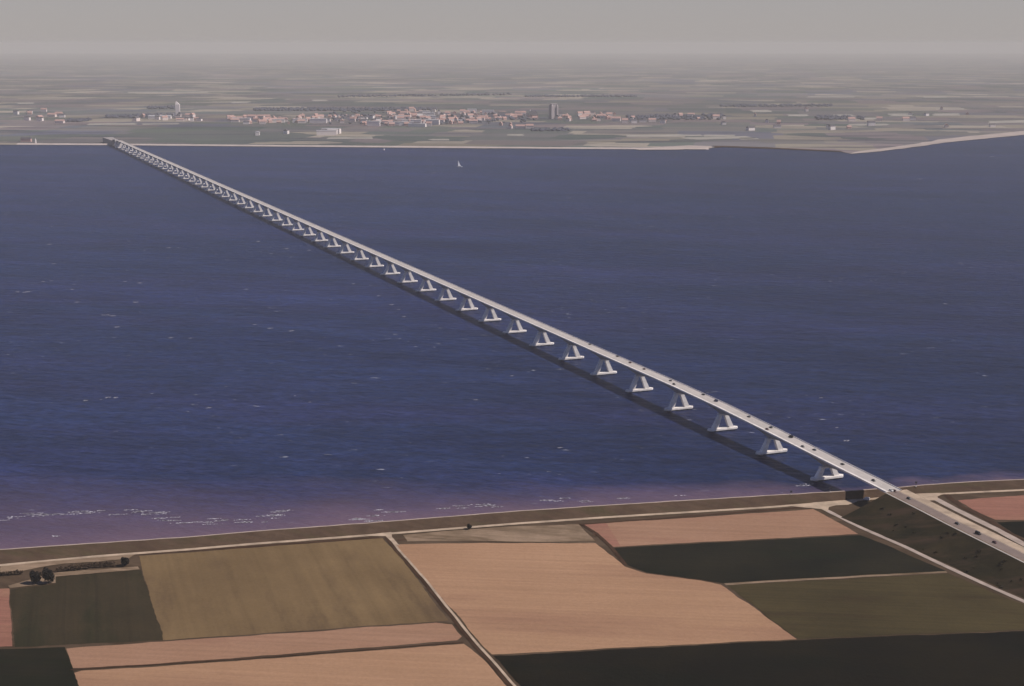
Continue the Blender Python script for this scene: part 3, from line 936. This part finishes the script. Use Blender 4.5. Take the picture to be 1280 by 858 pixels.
# ------------------------------------------------------------------ boats
r = empty('sailing_boat', (-166.8,4854.8) + (0,), .15)
m_ = MB()
hull = []
for x, w, zt in ((-8, 1.6, 2.1), (-4, 2.4, 1.9), (2, 2.4, 1.9), (6, 1.4, 2.2), (9, .1, 2.6)):
    hull.append([(x, -w, zt), (x, -w * .7, .2), (x, 0, -.7), (x, w * .7, .2), (x, w, zt)])
m_.loft(hull, closed=True)
m_.face(hull[0])
m_.build('hull', plain('white_hull', (.75, .74, .73), .5), r)
m_ = MB(); m_.tube((-5, 0, 1.5), (-5, 0, 21), .18, .1, 8); m_.build('mast', M['steel'], r)
m_ = MB()
for sg in (-.12, .12):
    m_.face([(-4.8, sg, 3.2), (4.5, sg + .9, 3.2), (1.0, sg + .7, 9), (-1.8, sg + .4, 15), (-4.8, sg, 20.5)])
m_.build('sail', plain('white_sailcloth', (.85, .84, .84), .8, .03), r)
tag(r, 'small sailing boat with one tall white sail on open water', 'sailing boat')
r = empty('motor_boat', (-471.4,5630.0) + (0,), 1.2)
m_ = MB()
hull = []
for x, w, zt in ((-6, 2.0, 2.0), (-2, 2.4, 2.0), (3, 2.2, 2.2), (7, .1, 3.0)):
    hull.append([(x, -w, zt), (x, -w * .7, .2), (x, 0, -.6), (x, w * .7, .2), (x, w, zt)])
m_.loft(hull, closed=True)
m_.face(hull[0])
m_.build('hull', plain('pale_hull', (.72, .62, .60), .5), r)
m_ = MB(); m_.box(-3, 2, -1.6, 1.6, 2.0, 5.2); m_.build('cabin', plain('cabin_white', (.75, .70, .70), .6), r)
tag(r, 'small pale motor boat close under the far dyke', 'motor boat')

# ------------------------------------------------------------------ far town
def house_mesh(w, d, h, rh, wall, roof):
    a = MB()
    a.box(-w / 2, w / 2, -d / 2, d / 2, 0, h)
    for y in (-d / 2, d / 2):
        pass
    b = MB()
    e = .5
    b.hexa([(-w / 2 - e, -d / 2 - e, h), (w / 2 + e, -d / 2 - e, h), (w / 2 + e, d / 2 + e, h), (-w / 2 - e, d / 2 + e, h)],
           [(-w / 2 - e, -.05, h + rh), (w / 2 + e, -.05, h + rh), (w / 2 + e, .05, h + rh), (-w / 2 - e, .05, h + rh)])
    return a.mesh('wall', wall), b.mesh('roof', roof)
WALL = {'pale': plain('pale_render', (.74, .62, .57), .9, .08), 'brick': plain('pinkish_brick', (.58, .38, .33), .9, .1), 'white': plain('white_render', (.82, .73, .68), .9, .05)}
ROOF = {'orange': plain('orange_tile', (.48, .30, .255), .9, .1), 'dark': plain('dark_slate', (.10, .09, .10), .8, .1), 'grey': plain('grey_sheet', (.40, .38, .38), .8, .1)}
KINDS = {
    'a': (house_mesh(14, 10, 6, 5, WALL['brick'], ROOF['orange']), 'brick house with orange roof on the far shore', 'brick houses of the far town', 'house'),
    'b': (house_mesh(24, 11, 8, 5, WALL['pale'], ROOF['orange']), 'long pale terrace with orange roof on the far shore', 'pale terraces of the far town', 'house'),
    'c': (house_mesh(18, 12, 9, 4, WALL['white'], ROOF['dark']), 'white house with dark roof on the far shore', 'white houses of the far town', 'house'),
    'd': (house_mesh(45, 14, 12, 1.2, WALL['white'], ROOF['grey']), 'long white flat block on the far shore', 'white blocks of the far town', 'apartment block'),
    'e': (house_mesh(34, 16, 10, 6, WALL['pale'], ROOF['dark']), 'large pale hall with dark roof on the far shore', 'halls of the far town', 'hall'),
}
made = {}
def building(kind, x, y, rz):
    (wm, rm), label, grp, cat = KINDS[kind]
    nm = {'house': 'house', 'apartment block': 'apartment_block', 'hall': 'hall'}[cat]
    if kind not in made:
        r = empty(nm, (0, 0, 0))
        link('wall', wm, r)
        link('roof', rm, r)
        tag(r, label, cat, grp)
        made[kind] = r
    else:
        r = copy_tree(made[kind])
    r.location = (x, y, 1.2)
    r.rotation_euler = (0, 0, rz)
    k = random.uniform(1.1, 1.9)
    r.scale = (k, k, random.uniform(1.1, 1.9))
    return r
def px_quad(c, t, u):
    a = Vector(c[0]).lerp(Vector(c[1]), t)
    b = Vector(c[3]).lerp(Vector(c[2]), t)
    return a.lerp(b, u)
QUARTERS = [
    ([(-1492.7,8043.9),(-1305.4,8131.6),(-1195.6,7441.4),(-1389.7,7441.4)], 16, 'abcab'),
    ([(-1328.2,8221.2),(-1045.4,8221.2),(-942.5,7404.4),(-1209.3,7478.8)], 24, 'abdabb'),
    ([(-1049.7,8221.2),(-684.4,8312.8),(-596.7,7331.5),(-951.9,7478.8)], 34, 'abcabca'),
    ([(-724.4,8802.9),(-446.0,9015.4),(-359.9,7260.0),(-579.7,7121.0)], 40, 'abcdabb'),
    ([(-425.6,8600.2),(-154.1,8700.4),(-131.3,7404.4),(-367.0,7404.4)], 30, 'abceab'),
    ([(-177.2,8502.2),(140.2,8406.5),(131.4,7874.0),(-162.5,7791.7)], 22, 'abceab'),
    ([(240.9,8406.5),(578.2,8406.5),(530.8,7711.1),(221.2,7711.1)], 28, 'aabaeb'),
    ([(-96.6,7404.4),(95.6,7331.5),(91.2,6987.2),(-92.0,7053.5)], 4, 'ab'),
    ([(-2056.5,8221.2),(-1670.9,8221.2),(-1568.2,7711.1),(-1930.1,7711.1)], 14, 'abcce'),
    ([(599.8,8221.2),(1147.9,8312.8),(1023.6,7404.4),(540.8,7404.4)], 14, 'acb'),
    ([(-2842.6,8802.9),(-2475.8,8802.9),(-2085.8,7404.4),(-2394.8,7404.4)], 9, 'cab'),
    ([(-1265.9,6734.0),(-773.6,6734.0),(-734.1,6386.5),(-1222.1,6498.3)], 4, 'cd'),
    ([(1237.9,8802.9),(3067.7,9353.9),(2341.3,7121.0),(958.0,6795.6)], 16, 'cba'),
]
for q, cnt, kinds in QUARTERS:
    for k in range(int(cnt * 1.3)):
        p = px_quad(q, random.random(), random.random())
        building(random.choice(kinds), p.x, p.y, random.choice((0, .1, -.2, .5, 1.4, 1.7)))
for x, y in [(-955.5,7570.0),(-1048.4,7585.4),(-1169.4,7600.9),(-559.5,7346.0),(-502.9,7302.7),(-465.4,7434.0),(-658.5,7295.6),(-1348.2,7671.4),(-225.3,8650.0),(-132.9,8502.2)]:
    building('d', x, y, random.uniform(-.1, .1))

# landmarks
r = empty('white_silo_tower', (-1798.6,8266.8) + (1.2,), .1)
m_ = MB(); m_.box(-11, 11, -11, 11, 0, 62); m_.build('shaft', WALL['white'], r)
m_ = MB(); m_.hexa([(-11, -11, 62.1), (11, -11, 62.1), (11, 11, 62.1), (-11, 11, 62.1)], [(-9, -7, 78), (-4, -7, 78), (-4, 7, 78), (-9, 7, 78)]); m_.build('head', WALL['white'], r)
m_ = MB(); m_.box(-24, -11.1, -9, 9, 0, 16); m_.build('annex', WALL['white'], r)
tag(r, 'tall white silo tower on the far shore behind the bridge end', 'tower')
r = empty('warehouse', (-1833.1,7992.2) + (1.2,), .05)
m_ = MB(); m_.box(-58, 58, -16, 16, 0, 13); m_.build('wall', WALL['white'], r)
m_ = MB(); m_.hexa([(-59, -17, 13.1), (59, -17, 13.1), (59, 17, 13.1), (-59, 17, 13.1)], [(-57, -1, 19), (57, -1, 19), (57, 1, 19), (-57, 1, 19)]); m_.build('roof', ROOF['grey'], r)
tag(r, 'long pale warehouse left of the white silo tower', 'warehouse')
r = empty('church_tower', (216.6,7992.2) + (1.2,), .35)
stone = plain('grey_tower_stone', (.50, .43, .42), .9, .1)
m_ = MB(); m_.box(-13, 13, -13, 13, 0, 74); m_.build('shaft', stone, r)
for sx in (-1, 1):
    for sy in (-1, 1):
        m_ = MB()
        m_.box(sx * 15 - 4, sx * 15 + 4, sy * 15 - 4, sy * 15 + 4, 0, 66)
        m_.hexa([(sx * 15 - 4, sy * 15 - 4, 66.05), (sx * 15 + 4, sy * 15 - 4, 66.05), (sx * 15 + 4, sy * 15 + 4, 66.05), (sx * 15 - 4, sy * 15 + 4, 66.05)],
                [(sx * 13 - 1, sy * 13 - 1, 74), (sx * 13 + 1, sy * 13 - 1, 74), (sx * 13 + 1, sy * 13 + 1, 74), (sx * 13 - 1, sy * 13 + 1, 74)])
        m_.build('buttress', stone, r)
m_ = MB(); m_.box(-14, 14, -14, 14, 74.05, 77); m_.build('parapet', stone, r)
tag(r, 'massive square grey church tower above the far town', 'tower')
r = empty('church', (108.6,8009.3) + (1.2,), .1)
m_ = MB(); m_.box(-26, 26, -14, 14, 0, 18); m_.build('wall', WALL['brick'], r)
m_ = MB(); m_.hexa([(-28, -16, 18.1), (28, -16, 18.1), (28, 16, 18.1), (-28, 16, 18.1)], [(-12, -1, 40), (16, -1, 40), (16, 1, 40), (-12, 1, 40)]); m_.build('roof', ROOF['dark'], r)
m_ = MB(); m_.tube((-14, 0, 38), (-14, 0, 46), 2.6, 2.2, 8); m_.build('turret', WALL['white'], r)
tag(r, 'church with big dark hipped roof left of the grey tower', 'church')
r = empty('harbour_building', (-1935.1,6097.7) + (1.2,), 0)
m_ = MB(); m_.box(-20, 20, -9, 9, 0, 13); m_.build('wall', WALL['brick'], r)
m_ = MB(); m_.hexa([(-21, -10, 13.1), (21, -10, 13.1), (21, 10, 13.1), (-21, 10, 13.1)], [(-20, -1, 19), (20, -1, 19), (20, 1, 19), (-20, 1, 19)]); m_.build('roof', ROOF['dark'], r)
tag(r, 'reddish brick building on the far shore at left of the bridge', 'building')
r = empty('light_beacon', (-1868.0,5999.0) + (1.2,), 0)
m_ = MB(); m_.tube((0, 0, 0), (0, 0, 17), 4, 2.6, 10); m_.build('tower', WALL['white'], r)
m_ = MB(); m_.tube((0, 0, 17), (0, 0, 21), 1.8, .3, 10); m_.build('lantern', ROOF['grey'], r)
tag(r, 'small white beacon tower on the far shore left of the bridge', 'beacon')

# far woods and tree belts, each a mass
M['wood'] = plain('far_wood', (.085, .085, .11), 1, .25, .02)
def wood(c, label, n):
    m_ = MB()
    for _ in range(int(n * 2.2)):
        p = px_quad(c, random.random(), random.random())
        rad = random.uniform(5, 16)
        hgt = random.uniform(5, 15)
        rings = []
        for zz, k in ((1.1, .5), (1.1 + hgt * .3, 1), (1.1 + hgt * .65, .85), (1.1 + hgt, .15)):
            rings.append([(p.x + rad * k * random.uniform(.7, 1.2) * math.cos(w * 1.0472), p.y + rad * k * random.uniform(.7, 1.2) * math.sin(w * 1.0472), zz) for w in range(6)])
        m_.loft(rings, closed=True)
        m_.face(rings[-1])
    tag(m_.build('woods', M['wood']), label, 'woods', kind='stuff')
WOODS = [
    ([(-1539.3,9181.6),(-456.9,9238.3),(-440.7,8907.9),(-1493.8,8907.9)], 'long dark tree belt behind the far town', 260),
    ([(-2176.5,8221.2),(-1872.0,8454.1),(-1811.0,8176.2),(-2130.0,8043.9)], 'dark trees around the long pale warehouse', 90),
    ([(-2224.5,9412.8),(-2057.9,9412.8),(-2007.7,9181.6),(-2170.3,9181.6)], 'dark tree clump behind the white silo tower', 40),
    ([(89.1,11423.1),(923.2,11458.0),(905.3,11234.8),(87.6,11234.8)], 'distant dark tree line right of the grey church tower', 130),
    ([(-1304.3,11405.7),(0.0,11970.0),(0.0,11690.2),(-1277.3,11167.8)], 'distant dark tree line behind the middle of the town', 110),
    ([(621.2,8221.2),(1173.8,8502.2),(1087.9,7874.0),(595.2,7874.0)], 'scattered dark trees at the right end of the town', 110),
    ([(90.3,6922.2),(253.9,6948.1),(250.6,6858.3),(89.2,6833.1)], 'dark hedge line between town and far dyke', 26),
    ([(-1100.4,8802.9),(136.0,8700.4),(115.9,7404.4),(-927.0,7404.4)], 'dark trees standing among the far town houses', 70),
    ([(1619.2,8176.2),(1874.9,8176.2),(1806.3,7874.0),(1560.0,7874.0)], 'dark wood behind the curved beach', 60),
    ([(-2275.1,7791.7),(-2156.2,7832.6),(-2112.3,7671.4),(-2228.9,7632.1)], 'small dark grove at the left of the far shore', 20),
    ([(1306.6,9655.8),(2036.2,9782.1),(1984.7,9532.7),(1281.9,9472.4)], 'thin dark tree line in the right half of the far plain', 80),
]
for c, label, n in WOODS:
    wood(c, label, n)

# ------------------------------------------------------------------ haze
m = bpy.data.materials.new('haze')
m.use_nodes = True
n, l = m.node_tree.nodes, m.node_tree.links
n.clear()
pv = n.new('ShaderNodeVolumePrincipled')
pv.inputs['Color'].default_value = (.85, .81, .725, 1)
pv.inputs['Density'].default_value = 4.1e-5
pv.inputs['Anisotropy'].default_value = 0.0
out = n.new('ShaderNodeOutputMaterial')
l.new(pv.outputs[0], out.inputs['Volume'])
mb = MB()
mb.box(-26000, 26000, -1500, 62000, -5, 410)
tag(mb.build('haze', m), 'thin pale haze hanging over the water and far land', 'haze', kind='stuff')
